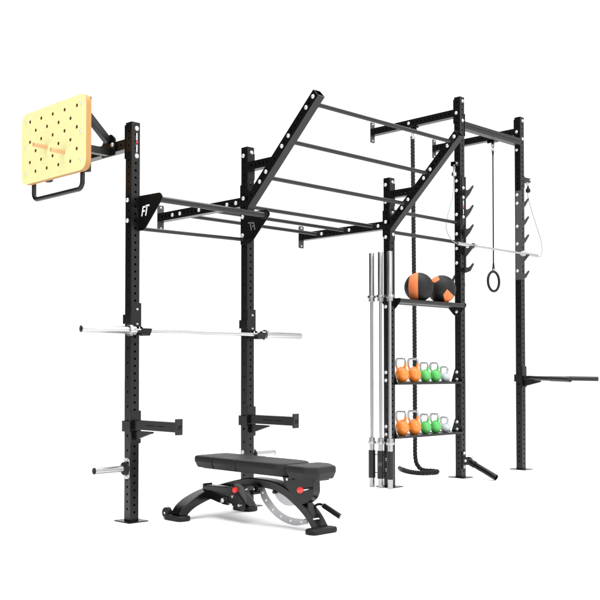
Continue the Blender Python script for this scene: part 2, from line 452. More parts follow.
# ring mounts under the wall beam of the last upright
for y in (.362, .819):
    m = M(); m.box(XE-.008, XE-.002, y-.045, y+.045, 3.47, 3.56, .002); m.box(XE-.008, XE+W+.008, y-.045, y+.045, 3.486, 3.504, .002)
    m.cyl((XE+W/2, y, 3.488), (XE+W/2, y, 3.462), .016, 16); m.tube([(XE+W/2+.02*math.cos(2*PI*k/20), y, 3.447+.02*math.sin(2*PI*k/20)) for k in range(20)], .0045, 8, close=True)
    m.make('ring_mount', MT['gloss'], rig)
# rope mount
m = M(); m.box(XD-.004, XD+W+.004, .56, .64, 3.494, 3.504, .002); m.cyl((XD+.005, .60, 3.475), (XD+W-.005, .60, 3.475), .024, 20); m.make('rope_mount', MT['gloss'], rig)
# stand for the upright barbells
bh = M()
VB = [(2.69, .15), (2.69, .047), (2.69, -.06)]
for x, y in VB:
    seg = 28
    prof = [(.0275, .082), (.031, .082), (.031, .325), (.0275, .325), (.0275, .082)]
    bh.lathe(prof, (x, y, 0), (0, 0, 1), seg)
for z in (.29, .13): bh.cyl((2.69, -.06, z), (2.69, .15, z), .004, 12)
for z in (.243, .15): bh.cyl((2.715, .046, z), (XC-.004, .046, z), .008, 12)
bh = bh.make('bar_holder', MT['bar'], rig)
m = M(); m.box(XC-.005, XC-.001, .005, .065, .11, .30, .001); m.make('holder_plate', MT['black'], bh)
m = M()
s = .034
for P in [[(0, 0), (.17, 0), (.17, 1), (0, 1)], [(.17, .83), (.6, .83), (.6, 1), (.17, 1)], [(.17, .42), (.48, .42), (.48, .58), (.17, .58)], [(.66, 0), (.83, 0), (.83, .83), (.66, .83)], [(.45, .90), (1.1, .90), (1.1, 1.07), (.45, 1.07)]]:
    vs = []
    for u, v in P:
        ang = PI + .62 + (u+.2*v-.6)*s/.0315
        vs.append(m.b.verts.new((2.69+.0316*math.cos(ang), .047+.0316*math.sin(ang), .19+s*v)))
    m.face(vs)
m.make('lettering', MT['grey'], bh)

# ------------------------------------------------------------------ climbing peg board
pbz = (2.378, 2.893)
board_t = thing('climbing_board', 'pale wooden climbing peg board with rows of holes, high on the left arm', 'peg board', (-.30, .476, 2.378))
BX0, BX1 = -.34, -.30
Yc, Zc = .476, (pbz[0]+pbz[1])/2
outline = roundpoly([(.893, pbz[0]), (.036, pbz[0]), (.036, pbz[1]), (.893, pbz[1])], .075, 10)
holes = []
rows = [2.824, 2.751, 2.678, 2.604, 2.531, 2.457]
for r, z in enumerate(rows):
    ys = [.773-.1555*k for k in range(5)] if r % 2 == 0 else [.693-.1540*k for k in range(4)]
    holes += [(y, z) for y in ys]
m = M()
# front face with real bored holes: each hole a ring cell, the rest filled by triangulation
B = m.b
def board_face(x):
    ov = [B.verts.new((x, y, z)) for y, z in outline]
    es = [B.edges.new((ov[i], ov[(i+1) % len(ov)])) for i in range(len(ov))]
    loops = []
    for (y, z) in holes:
        hv = [B.verts.new((x, y+.0128*math.cos(2*PI*k/16), z+.0128*math.sin(2*PI*k/16))) for k in range(16)]
        es += [B.edges.new((hv[i], hv[(i+1) % 16])) for i in range(16)]; loops.append(hv)
    bmesh.ops.triangle_fill(B, use_beauty=True, use_dissolve=False, edges=es, normal=(-1, 0, 0))
    return ov, loops
ov, lf = board_face(BX0); mb_ = m
m = M(); m2 = M()
n = len(outline)
A = [m.b.verts.new((BX0, y, z)) for y, z in outline]; D_ = [m.b.verts.new((BX1, y, z)) for y, z in outline]
for i in range(n): m.face([A[i], A[(i+1) % n], D_[(i+1) % n], D_[i]])
m.face(D_)
edge_m = m
m = mb_
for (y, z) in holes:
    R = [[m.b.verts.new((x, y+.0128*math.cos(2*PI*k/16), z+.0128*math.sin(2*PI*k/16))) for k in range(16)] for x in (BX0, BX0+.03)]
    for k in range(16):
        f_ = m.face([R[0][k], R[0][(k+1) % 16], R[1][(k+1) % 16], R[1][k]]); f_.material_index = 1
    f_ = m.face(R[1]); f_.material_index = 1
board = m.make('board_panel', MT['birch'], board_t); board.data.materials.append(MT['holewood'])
edge_m.make('plywood_edge', MT['ply'], board)
for y, z in ((.828, 2.836), (.100, 2.832), (.099, 2.641), (.829, 2.642), (.102, 2.45), (.827, 2.451)): bolt((BX0, y, z), XM, board_t, .0085, 'screw')
# steel back frame, arms, clamp and loop handle
for y in (.098, .605):
    m = M(); m.box(-.299, -.272, y-.02, y+.02, 2.372, 2.882, .002); m.make('back_frame', MT['black'], board_t)
m = M(); m.obox((-.262, .27, 2.575), (-.012, .27, 2.575), .055, .05); m.make('arm', MT['bar'], board_t)
m = M(); m.obox((-.272, .27, 2.895), (-.012, .27, 2.655), .05, .045); m.make('brace', MT['bar'], board_t)
m = M(); m.box(-.272, -.245, .12, .585, 2.55, 2.60, .002); m.make('cross_member', MT['black'], board_t)
m = M(); m.box(-.272, -.245, .12, .585, 2.835, 2.88, .002); m.make('cross_member', MT['black'], board_t)
m = M()
m.ext(roundpoly([(.19, 2.545), (.35, 2.545), (.36, 2.62), (.31, 2.685), (.235, 2.70), (.185, 2.665)], .014), 'X', -.012, -.002, .0015)
m.ext(roundpoly([(.19, 2.575), (.35, 2.575), (.355, 2.62), (.31, 2.645), (.235, 2.65), (.185, 2.64)], .014), 'X', W+.002, W+.012, .0015)
cl = m.make('clamp', MT['black'], board_t); bolt((-.012, .215, 2.62), XM, cl)
m = M()
def arc(c, r, a0, a1, n, f): return [f(c[0]+r*math.cos(a0+(a1-a0)*k/n), c[1]+r*math.sin(a0+(a1-a0)*k/n)) for k in range(n+1)]
fx = lambda y, z: (-.281, y, z)
pts = [fx(.815, 2.44)] + arc((.765, 2.322), .05, 0, -PI/2, 8, fx) + arc((.22, 2.322), .05, -PI/2, -PI, 8, fx) + [fx(.17, 2.44)]
m.tube(pts, .0165, 16); m.make('loop_handle', MT['bar'], board_t)
# two pegs pushed into the board
def peg(y, z, label):
    m = M(); m.lathe([(0, 0), (.011, 0), (.013, .004), (.0155, .006), (.0165, .05), (.0165, .115), (.0145, .124), (0, .124)], (BX0+.02+.0, y, z), (-1, 0, .02), 20)
    m2_ = thing('wooden_peg', label, 'peg', (BX0, y, z), 'wooden pegs in the climbing board')
    m.make('peg_shaft', MT['peg'], m2_)
peg(.539, 2.604, 'left one of two round wooden pegs sticking out of the climbing board')
peg(.309, 2.531, 'right one of two round wooden pegs sticking out of the climbing board')

# ------------------------------------------------------------------ barbells
def bar_mesh(root, p0, d, L_, sl, rs, r, parts=('sleeve', 'shaft', 'collar'), mt=('chrome', 'chrome')):
    """along direction d from p0; sl sleeve length"""
    d = V(d).normalized(); p0 = V(p0)
    m = M(); m.cyl(p0+d*(sl+.02), p0+d*(L_-sl-.02), r, 24, .0002); m.make('shaft', MT[mt[1]], root)
    for a, s in ((0, 1), (L_, -1)):
        o = p0+d*a; e = d*s
        m = M(); m.lathe([(0, .004), (rs*.55, .004), (rs*.6, 0), (rs*.93, 0), (rs, .003), (rs, sl-.002), (rs, sl)], o, e, 28)
        sv = m.make('sleeve', MT[mt[0]], root)
        m = M(); m.lathe([(rs*.95, sl-.004), (rs*1.55, sl-.004), (rs*1.6, sl), (rs*1.6, sl+.018), (rs*1.2, sl+.022), (rs*1.15, sl+.05), (r, sl+.054), (r, sl+.02)], o, e, 28)
        m.make('collar', MT[mt[0]], sv)
        m = M(); m.lathe([(0, .0035), (rs*.5, .0035), (rs*.56, .001)], o, e, 20); m.make('end_cap', MT['rubber'], sv)
bb = thing('barbell', 'long silver barbell lying level in the hooked cups across the two left uprights', 'barbell', (-.45, -.09, 1.305))
bar_mesh(bb, (-.45, -.09, 1.305), (1, 0, 0), 2.0, .37, .0245, .0128)
for (x, y), z, lab in zip(VB, (2.078, 2.078, 2.076), ('silver barbell standing upright in the leftmost tube of the bar holder', 'silver barbell standing upright in the middle tube of the bar holder, behind the mark', 'silver barbell standing upright in the rightmost tube of the bar holder, against the post')):
    t = thing('barbell', lab, 'barbell', (x, y, .002), 'barbells standing in the bar holder')
    bar_mesh(t, (x, y, .002), (0, 0, 1), z, .385, .0235, .0135, mt=('steel', 'steel'))
sb = thing('short_barbell', 'short thin silver barbell resting across the bar hooks of the two right uprights', 'barbell', (3.69, -.06, 2.24))
bar_mesh(sb, (3.69, -.062, 2.24), (1, 0, 0), 1.42, .255, .0175, .0105)

# ------------------------------------------------------------------ J-cups
def jcup(X, label):
    t = thing('j_cup', label, 'bar holder', (X+.035, -.01, 1.27), 'bar cups on the left uprights')
    m = M(); m.box(X-.004, X+W+.010, -.010, -.002, 1.335, 1.50, .002); m.box(X+W+.004, X+W+.010, -.010, W*.8, 1.34, 1.47, .002)
    m.box(X-.010, X-.004, -.010, W+.012, 1.355, 1.42, .002); m.box(X-.010, X+W+.010, W+.006, W+.012, 1.355, 1.42, .002)
    m.make('back_plate', MT['black'], t)
    for a_, b_ in ((X+W-.001, X+W+.006), (X+.001, X+.007)):
        m = M(); m.ext([(-.010, 1.272), (-.010, 1.338), (-.03, 1.335), (-.055, 1.300), (-.100, 1.294), (-.124, 1.318), (-.143, 1.318), (-.118, 1.272)], 'X', a_, b_, .001); m.make('cup_side', MT['black'], t)
    m = M(); m.ext([(-.010, 1.276), (-.010, 1.291), (-.104, 1.291), (-.128, 1.320), (-.145, 1.320), (-.119, 1.276)], 'X', X+.008, X+W-.002, .001); m.make('cup_liner', MT['rubber'], t)
    for z in (1.455, 1.352): bolt((X+.045, -.010, z), YM, t, .0075, 'bolt')
jcup(XA, 'black steel hooked bar cup on the leftmost upright, beside the thick barbell sleeve')
jcup(XB, 'black steel hooked bar cup on the second upright from the left')

# ------------------------------------------------------------------ spotter arms
def spotter(X, label):
    t = thing('spotter_arm', label, 'safety arm', (X+.035, -.01, .60), 'safety spotter arms on the left uprights')
    m = M(); m.ext(roundpoly([(X-.001, .534), (X+W+.010, .534), (X+W+.010, .76), (X-.001, .76)], .008, 3), 'Y', -.010, -.002, .0015)
    m.box(X+W+.003, X+W+.009, -.010, W*.6, .55, .745, .0015)
    m.box(X-.012, X-.003, -.010, W+.014, .615, .69, .002); m.box(X-.012, X+W*.8, W+.005, W+.014, .615, .69, .002)
    bk = m.make('bracket', MT['black'], t)
    m = M(); m.box(X+.012, X+.056, -.485, -.010, .632, .697, .003); arm = m.make('arm', MT['black'], t)
    m = M(); z = -.13
    y = -.16
    while y > -.36:
        wd_ = random.choice((.008, .01, .012)); 
        if not (-.275 < y < -.262): m.box(X+.0113, X+.0123, y-wd_, y, .662, .668, 0)
        y -= wd_ + .003
    m.make('lettering', MT['dark'], arm)
    m = M(); m.box(X+.006, X+.060, -.500, -.485, .615, .72, .003); cap = m.make('end_plate', MT['bar'], t)
    m = M()
    s = .026
    for P in [[(0, 0), (.17, 0), (.17, 1), (0, 1)], [(.17, .83), (.6, .83), (.6, 1), (.17, 1)], [(.17, .42), (.48, .42), (.48, .58), (.17, .58)], [(.66, 0), (.83, 0), (.83, .83), (.66, .83)], [(.45, .90), (1.1, .90), (1.1, 1.07), (.45, 1.07)]]:
        m.ext([(X+.020+s*(u+.25*v), .648+s*v) for u, v in P], 'Y', -.5012, -.4998)
    m.make('lettering', MT['dark'], cap)
    m = M(); m.ext([(-.010, .56), (-.010, .624), (-.21, .624), (-.205, .612), (-.06, .57)], 'X', X+.022, X+.044, .001); m.make('gusset', MT['black'], t)
spotter(XA, 'black box-section safety arm jutting forward from the leftmost upright')
spotter(XB, 'black box-section safety arm jutting forward from the second upright, above the bench')

# ------------------------------------------------------------------ weight horns
def horn(X, s, z, Ln, label, r=.0225, disc=.045):
    t = thing('plate_horn', label, 'weight horn', (X, .035, z))
    m = M(); m.ext(roundpoly([(.004, z-.072), (W-.004, z-.072), (W-.004, z+.072), (.004, z+.072)], .02, 5), 'X', min(X, X+s*.008), max(X, X+s*.008), .001)
    bpl = m.make('mount_plate', MT['chrome'], t); 
    for dz in (-.055, .055): bolt((X+s*.008, .035, z+dz), (s, 0, 0), bpl, .009)
    m = M(); m.cyl((X+s*.009, .035, z), (X+s*.034, .035, z), disc, 32, .005); m.make('stop_disc', MT['rubber'], t)
    m = M(); m.cyl((X+s*.03, .035, z), (X+s*Ln, .035, z), r, 28, .001); p = m.make('peg_tube', MT['chrome'], t)
    m = M(); m.cyl((X+s*Ln, .035, z), (X+s*(Ln+.006), .035, z), r*1.02, 28, .002); m.make('end_cap', MT['rubber'], t)
horn(XA, -1, .365, .262, 'chrome weight plate horn low on the left side of the leftmost upright')
horn(XB+W, 1, .388, .24, 'chrome weight plate horn on the second upright, half hidden behind the bench pads', r=.0225)

# ------------------------------------------------------------------ dip handles on the last upright
dp_ = thing('dip_handles', 'black V-shaped dip bar attachment jutting from the far right upright', 'dip bars', (XE+.035, -.01, .95))
m = M(); m.box(XE-.002, XE+W+.008, -.010, -.002, .855, 1.075, .002); m.box(XE+W+.002, XE+W+.008, -.01, W*.6, .87, 1.05, .001)
m.box(XE-.012, XE-.003, -.010, W+.014, .915, .99, .002); m.box(XE-.012, XE+W*.8, W+.005, W+.014, .915, .99, .002)
m.make('bracket', MT['black'], dp_)
m = M(); m.ext([(-.010, .865), (-.010, .93), (-.20, .93), (-.20, .912)], 'X', XE+.025, XE+.047, .001); m.make('gusset', MT['black'], dp_)
m = M(); m.box(XE+.005, XE+W-.005, -.15, -.01, .93, .975, .003); m.make('stem', MT['gloss'], dp_)
for a, b, r in (((XE+.03, -.06, .955), (4.655, -.69, .943), .0225), ((XE+.05, -.06, .955), (5.21, -.69, .946), .0205)):
    a = V(a); b = V(b)
    m = M(); m.cyl(a, b, r, 24, .002); h_ = m.make('handle', MT['black'], dp_)
    m = M(); q = a+(b-a)*.55; m.cyl(q, b+(b-a).normalized()*.004, r+.0025, 24, .002); m.make('grip', MT['bar'], h_)

# ------------------------------------------------------------------ landmine
lm = thing('landmine_sleeve', 'black tube of a landmine pivot sloping down to the floor from its upright', 'landmine', (XD+.035, -.006, .17))
m = M(); m.box(XD+.008, XD+W-.008, -.008, -.001, .085, .255, .001); mp_ = m.make('mount_plate', MT['black'], lm)
for z in (.235, .105): bolt((XD+.035, -.008, z), YM, mp_, .0145)
a = V((XD+.035, -.055, .165)); b = V((XD+.035, -.365, .030))
m = M(); m.ext(roundpoly([(-.008, .20), (-.008, .135), (-.075, .125), (-.095, .15), (-.06, .2)], .012), 'X', XD+.002, XD+.012, .001); m.ext(roundpoly([(-.008, .20), (-.008, .135), (-.075, .125), (-.095, .15), (-.06, .2)], .012), 'X', XD+.058, XD+.068, .001)
fk = m.make('fork', MT['black'], lm); bolt((XD+.002, -.045, .168), XM, fk, .013)
d = (b-a).normalized()
m = M(); m.lathe([(0, .0), (.027, 0), (.029, .003), (.029, .34), (.026, .342), (.024, .34), (.024, .10), (0, .10)], a, d, 28); m.make('sleeve_tube', MT['gloss'], lm)
m = M(); m.cyl(a+d*.03, a+d*.085, .034, 28, .003); m.make('collar', MT['black'], lm)
m = M(); m.cyl(a+d*.06+V((0, .0, .03)), a+d*.06+V((0, .012, .062)), .007, 14); m.cyl(a+d*.06+V((-.018, .01, .062)), a+d*.06+V((.018, .01, .062)), .005, 12); m.make('lock_pin', MT['chrome'], lm)

# ------------------------------------------------------------------ medicine balls
def sph(m, c, r, n=64, mm=32):
    c = V(c)
    m.lathe([(r*math.sin(PI*k/mm), -r*math.cos(PI*k/mm)) for k in range(mm+1)], c, (0, 0, 1), n)
zb = 1.676
def patch(m, c, r, poly_dirs, steps=6):
    """a raised spherical patch whose corners are unit directions"""
    c = V(c); cen = sum(poly_dirs, V((0, 0, 0))).normalized(); n = len(poly_dirs); N = 6
    bd = []
    for i in range(n):
        a, b = poly_dirs[i], poly_dirs[(i+1) % n]
        for k in range(N): bd.append((a*(1-k/N)+b*k/N).normalized())
    rs = []
    for s_ in range(steps+1):
        t = s_/steps
        rs.append([m.b.verts.new(c + (cen*(1-t)+q*t).normalized()*r) for q in bd] if s_ else [m.b.verts.new(c+cen*r)])
    edge = [m.b.verts.new(c+q*(r-.003)) for q in bd]; rs.append(edge)
    L2 = len(bd); fs = []
    for a_, b_ in zip(rs, rs[1:]):
        for k in range(L2):
            f_ = m.face([a_[0], b_[k], b_[(k+1) % L2]]) if len(a_) == 1 else m.face([a_[k], b_[k], b_[(k+1) % L2], a_[(k+1) % L2]])
            f_.smooth = True; fs.append(f_)
    bmesh.ops.recalc_face_normals(m.b, faces=fs)
    # point outward
    f0 = fs[0]
    if f0.normal.dot(cen) < 0: bmesh.ops.reverse_faces(m.b, faces=fs)
camp = V((-3.839, -5.484, 1.043))
def basis(c):
    v = (camp-V(c)); v.z *= .6; v.normalize(); r_ = V((0, 0, 1)).cross(v).normalized(); u_ = v.cross(r_)
    return v, r_, u_          # towards viewer side, right, up
def sdir(c, a, b):
    v, r_, u_ = basis(c); w_ = math.sqrt(max(0, 1-a*a-b*b)); return (r_*a+u_*b+v*w_).normalized()
c1 = (3.232, .043, zb+.125)
t1 = thing('medicine_ball', 'black medicine ball with one upright orange band, left on the ball shelf', 'medicine ball', (c1[0], c1[1], zb-.006), 'medicine balls on the top shelf')
m = M(); sph(m, c1, .135); mb1 = m.make('ball_shell', MT['ball'], t1)
# lune between two meridians, plus its twin on the far side
ax = sdir(c1, .06, .995) if False else V((0, 0, 1))
v_, r_, u_ = basis(c1)
m = M()
for off in (PI,):
    N1, N2 = 10, 40; g = []
    for i in range(N1+1):
        ph = -math.radians(3) - math.radians(54)*i/N1 + off
        row = []
        for k in range(N2+1):
            th = math.radians(14) + math.radians(152)*k/N2
            dd = V((0, 0, 1))*math.cos(th) + (V((v_.x, v_.y, 0)).normalized()*math.cos(ph) + r_*math.sin(ph))*math.sin(th)
            row.append(m.b.verts.new(V(c1)+dd*.1364))
        g.append(row)
    fs = []
    for i in range(N1):
        for k in range(N2):
            f_ = m.face([g[i][k], g[i+1][k], g[i+1][k+1], g[i][k+1]]); f_.smooth = True; fs.append(f_)
    bmesh.ops.recalc_face_normals(m.b, faces=fs)
m.make('orange_panel', MT['ballo'], mb1)
m = M(); patch(m, c1, .1362, [sdir(c1, a_, b_) for a_, b_ in [(-.50, .85), (-.60, .62), (-.68, .30), (-.70, 0), (-.68, -.30), (-.60, -.62), (-.50, -.85), (-.28, -.95), (-.03, -.995), (-.05, -.5), (-.06, 0), (-.05, .5), (-.03, .995), (-.28, .95)]], 10); m.make('orange_band', MT['ballo'], mb1)
m = M()
for a_ in range(6):     # stitched seams
    ph = -math.radians(3) + a_*PI/3*1.0
    pts = []
    for k in range(41):
        th = math.radians(12)+math.radians(156)*k/40
        dd = V((0, 0, 1))*math.cos(th) + (V((v_.x, v_.y, 0)).normalized()*math.cos(ph) + r_*math.sin(ph))*math.sin(th)
        pts.append(V(c1)+dd*.1352)
    m.tube(pts, .0012, 6)
m.make('seam', MT['rubber'], mb1)
c2 = (3.582, .043, zb+.125)
t2 = thing('medicine_ball', 'black medicine ball with small orange angular patches, right on the ball shelf', 'medicine ball', (c2[0], c2[1], zb-.006), 'medicine balls on the top shelf')
m = M(); sph(m, c2, .135); mb2 = m.make('ball_shell', MT['ball'], t2)
for pl_ in ([(.10, -.38), (.36, -.02), (.62, -.27), (.82, -.50), (.55, -.81), (.20, -.93)],
            [(-.74, .56), (-.54, .83), (-.26, .94), (-.14, .64), (-.46, .44)]):
    m = M(); patch(m, c2, .1364, [sdir(c2, a_, b_) for a_, b_ in pl_]); m.make('orange_patch', MT['ballo'], mb2)

# ------------------------------------------------------------------ kettlebells
def kettlebell(r, mt, label, X, Y, z, hh):
    t = thing('kettlebell', label, 'kettlebell', (X, Y, z), 'kettlebells on the two lower shelves')
    N = 24; q = .93 if mt == 'palegrey' else 1.17   # bells are a little taller than wide
    prof = [(0, 0), (r*.42, 0)] + [(r*math.sin(PI*k/N), (r*.93 - r*math.cos(PI*k/N))*q) for k in range(4, N+1)]
    m = M(); m.lathe(prof, (X, Y, z), (0, 0, 1), 40); b_ = m.make('bell', MT[mt], t)
    top = z + r*1.93*q + hh; hw = r*.86
    # handle carried on two horns; it leans back a little, and the rear horn is bare steel
    for s in (-1, 1):
        yy = Y + (r*.52 if s < 0 else r*.0) * s
        a = .42 if s < 0 else .10
        yo = Y + s*hw + .012
        m = M(); m.tube([(X, yo-s*r*.30, z+r*1.45*q), (X, yo-s*r*.14, z+r*1.75*q), (X, yo-s*.001, z+r*1.93*q+hh*a*.6), (X, yo, z+r*1.93*q+hh*a)], [r*.30, r*.22, .0125, .0115] if s < 0 else [r*.22, r*.14, .0095, .0092], 16)
        m.make('handle_horn', MT[mt], t)
    fz = lambda y, zz: (X, y, zz)
    rr = .02
    pts = [fz(Y-hw+.012, z+r*1.93*q+hh*.3)] + arc((Y-hw+.012+rr, top-rr), rr, PI, PI/2, 6, fz) + arc((Y+hw+.012-rr, top-rr), rr, PI/2, 0, 6, fz) + [fz(Y+hw+.012, z+r*1.93*q)]
    m = M(); m.tube(pts, .0103, 14); m.make('handle', MT['chrome'], t)
    return t
kd = [(3.003, .063, 'orange', .070), (3.180, .063, 'orange', .070), (3.347, .052, 'green', .058), (3.500, .052, 'green', .058), (3.655, .048, 'palegrey', .052)]
labs = ['orange kettlebell beside the left post, on the %s shelf', 'second orange kettlebell, next to the green one, on the %s shelf', 'green kettlebell next to the orange pair on the %s shelf', 'green kettlebell next to the pale grey one on the %s shelf', 'pale grey kettlebell, smallest of its row, on the %s shelf']
for zz, nm in ((.9255, 'middle'), (.4455, 'bottom')):
    for (x, r, mt, hh), lb in zip(kd, labs): kettlebell(r, mt, lb % nm, x, .06, zz, hh)

# ------------------------------------------------------------------ rope
def smooth(pts, n=14):
    pts = [V(p) for p in pts]; P = [pts[0]*2-pts[1]] + pts + [pts[-1]*2-pts[-2]]; out = []
    for i in range(1, len(P)-2):
        for k in range(n):
            t = k/n; a, b, c, d = P[i-1], P[i], P[i+1], P[i+2]
            out.append(.5*((2*b)+(-a+c)*t+(2*a-5*b+4*c-d)*t*t+(-a+3*b-3*c+d)*t**3))
    out.append(P[-2]); return out
rp_pts = smooth([(3.850, .60, 3.40), (3.860, .60, 2.6), (3.872, .60, 1.4), (3.875, .60, .45), (3.878, .60, .16), (3.90, .58, .065), (3.935, .54, .028), (3.99, .46, .023), (3.965, .39, .023), (3.87, .36, .023), (3.78, .38, .023), (3.735, .45, .023), (3.77, .60, .023), (3.86, .74, .023), (3.97, .88, .023)], 24)
# resample evenly
def resample(p, st):
    out = [p[0]]; acc = 0
    for a, b in zip(p, p[1:]):
        L_ = (b-a).length; x = st-acc
        while x <= L_: out.append(a+(b-a)*(x/L_)); x += st
        acc = (L_-(x-st))
    return out
rs_ = resample(rp_pts, .008)
rope = thing('climbing_rope', 'thick black twisted climbing rope hanging behind the shelves and curling on the floor', 'rope', (3.70, .49, 0))
m = M(); up = V((1, 0, 0)); tot = len(rs_)
frames = []; N_ = up
for i, q in enumerate(rs_):
    t_ = (rs_[min(i+1, tot-1)]-rs_[max(i-1, 0)]).normalized(); N_ = (N_ - t_*N_.dot(t_)).normalized(); frames.append((q, N_, t_.cross(N_)))
for k in range(3):
    pts = []
    for i, (q, a_, b_) in enumerate(frames):
        if i > tot-22: break
        an = 2*PI*(i*.008/.105) + k*2*PI/3; pts.append(q + (a_*math.cos(an)+b_*math.sin(an))*.0112)
    m.tube(pts, .0118, 9)
m.make('rope_strands', MT['rope'], rope)
m = M(); m.tube([frames[i][0] for i in range(tot-26, tot)], .021, 18); m.make('end_sleeve', MT['rubber'], rope)
m = M(); m.cyl((3.850, .60, 3.405), (3.850, .60, 3.375), .023, 20, .003); m.tube([(3.850+.016*math.cos(2*PI*k/20), .60, 3.424+.022*math.sin(2*PI*k/20)) for k in range(20)], .0045, 8, close=True)
m.tube([(3.850, .60+.014*math.cos(2*PI*k/20), 3.452+.02*math.sin(2*PI*k/20)) for k in range(20)], .004, 8, close=True); m.make('shackle', MT['chrome'], rope)

# ------------------------------------------------------------------ gym rings
def gym_ring(y, label, zc=1.985):
    X = XE+.035
    t = thing('gym_ring', label, 'gym ring', (X, y, zc-.117), 'gymnastic rings hanging from the wall beam')
    m = M(); m.tube([(X+.105*math.cos(2*PI*k/56), y, zc+.105*math.sin(2*PI*k/56)) for k in range(56)], .0135, 16, close=True); m.make('ring', MT['rubber'], t)
    m = M(); m.obox((X, y, zc+.09), (X, y, 3.34), .022, .0035, up=(0, 1, 0), bev=0)
    m.obox((X-.017, y, zc+.118), (X, y, zc+.2), .020, .004, up=(0, 1, 0), bev=0); m.obox((X+.017, y, zc+.118), (X, y, zc+.2), .020, .004, up=(0, 1, 0), bev=0)
    m.obox((X-.016, y, 3.40), (X, y, 3.33), .016, .004, up=(0, 1, 0), bev=0); m.obox((X+.016, y, 3.40), (X, y, 3.33), .016, .004, up=(0, 1, 0), bev=0)
    m.make('strap', MT['strap'], t)
    m = M(); m.tube([(X+.015*math.cos(2*PI*k/24), y, 3.415+.026*math.sin(2*PI*k/24)) for k in range(24)], .0042, 8, close=True); m.make('carabiner', MT['chrome'], t)
    m = M(); m.box(X-.014, X+.014, y-.006, y+.006, zc+.10, zc+.135, .002); m.make('buckle', MT['silver'], t)
gym_ring(.362, 'black gymnastic ring on a long strap hanging freely between the two right uprights')
gym_ring(.819, 'black gymnastic ring hanging mostly hidden behind the fourth upright and medicine ball')

# ------------------------------------------------------------------ cables tied to the short barbell
def cable(pts, top, label, plug):
    t = thing('steel_cable', label, 'cable', top, 'thin cables tied to the short barbell')
    m = M(); m.tube(smooth(pts, 12), .0042, 8); m.make('wire', MT['cable'], t)
    x, y, z = top
    m = M(); m.tube([(x, y+.010*math.cos(2*PI*k/20), z-.022+.024*math.sin(2*PI*k/20)) for k in range(20)], .004, 8, close=True); m.make('carabiner', MT['chrome'], t)
    m = M(); m.lathe([(0, 0), (.01, 0), (.012, .02), (.022, .026), (.026, .045), (.024, .062), (.01, .068), (0, .068)], (x, y, z-.045), (0, 0, -1), 20); m.make('rubber_stop' if plug else 'stop', MT['rubber' if plug else 'chrome'], t)
cable([(3.771, .035, 2.93), (3.755, .035, 2.72), (3.665, .03, 2.52), (3.625, .02, 2.39), (3.64, -.02, 2.285), (3.66, -.062, 2.243), (3.692, -.062, 2.24)], (3.775, .035, 3.015), 'thin grey cable looping down the left side of the fourth upright to the short barbell', False)
cable([(5.095, .035, 2.93), (5.098, .035, 2.86), (5.20, .03, 2.66), (5.30, .02, 2.47), (5.31, 0, 2.35), (5.22, -.04, 2.245), (5.11, -.062, 2.24)], (5.095, .035, 3.03), 'thin grey cable looping out beside the far right upright, with a black stop', True)

# ------------------------------------------------------------------ bench
bn = thing('weight_bench', 'black adjustable weight bench with dark padded back and seat, red knobs, curved legs', 'bench', (.63, -.7, 0))
BXc = .63
def padbox(name, pts, rad, z0, z1, mt, parent, seam=()):
    m = M(); H = z1-z0
    lv = [(z0, .020), (z0+.004, .014), (z0+H*.46, .0022), (z0+H*.50, .0), (z1-.014, .0), (z1-.006, .003), (z1-.002, .008), (z1, .015)]
    rs = rad if isinstance(rad, list) else [rad]*len(pts)
    m.loft([[(x, y, z) for x, y in roundpoly(inset(pts, d_, seam), rs, 6)] for z, d_ in lv], smooth=True)
    return m.make(name, mt, parent, auto=32)
z0, z1 = .345, .428
x0, x1 = .505, .825
padbox('head_pad', [(x0, -.2575), (x1, -.2575), (x1, -.04), (x0, -.04)], [.008, .008, .05, .05], z0, z1, MT['hide'], bn, (0,))
padbox('back_pad', [(x0, -.4985), (x1, -.4985), (x1, -.2645), (x0, -.2645)], .008, z0, z1, MT['hide'], bn, (0, 2))
padbox('long_back_pad', [(x0, -.965), (x1, -.965), (x1, -.504), (x0, -.504)], [.13, .13, .008, .008], z0, z1, MT['hide'], bn, (2,))
padbox('seat_pad', [(x0+.005, -.985), (x0, -1.16), (x0+.055, -1.245), (x1-.10, -1.245), (x1, -1.10), (x1-.005, -.985)], [.03, .02, .02, .02, .02, .03], z0-.004, z1-.004, MT['hide'], bn)
m = M(); m.box(x0+.07, x1-.07, -.90, -.08, z0-.012, z0+.001, .003); m.make('pad_board', MT['black'], bn)
m = M(); m.box(x0+.07, x1-.12, -1.20, -1.02, z0-.016, z0-.003, .003); m.make('seat_board', MT['black'], bn)
# main arch (in the YZ plane): flat box tube
def band(name, cl, th, a0, a1, plane, mt, bev=True):
    """cl: centre line in plane coordinates; th thickness (list or number); extruded a0..a1"""
    pts = [V(p) for p in cl]; n = len(pts); T = th if isinstance(th, list) else [th]*n; up_, dn = [], []
    for i in range(n):
        t_ = (pts[min(i+1, n-1)]-pts[max(i-1, 0)]).normalized(); nr = V((-t_.y, t_.x)); up_.append(pts[i]+nr*T[i]/2); dn.append(pts[i]-nr*T[i]/2)
    def P(q, a): return (a, q.x, q.y) if plane == 'X' else (q.x, a, q.y)
    c_ = min(.006, abs(a1-a0)*.2); s_ = 1 if a1 > a0 else -1
    m = M()
    def prof(i):
        u, d_ = up_[i], dn[i]; e = (u-d_).normalized()*c_
        return [P(d_, a0+s_*c_), P(d_+e, a0), P(u-e, a0), P(u, a0+s_*c_), P(u, a1-s_*c_), P(u-e, a1), P(d_+e, a1), P(d_, a1-s_*c_)]
    m.rings(pts, prof); m.make(name, mt, bn, auto=30)
def sm2(pts, n=8): return [(q.x, q.y) for q in smooth([(a, b, 0) for a, b in pts], n)]
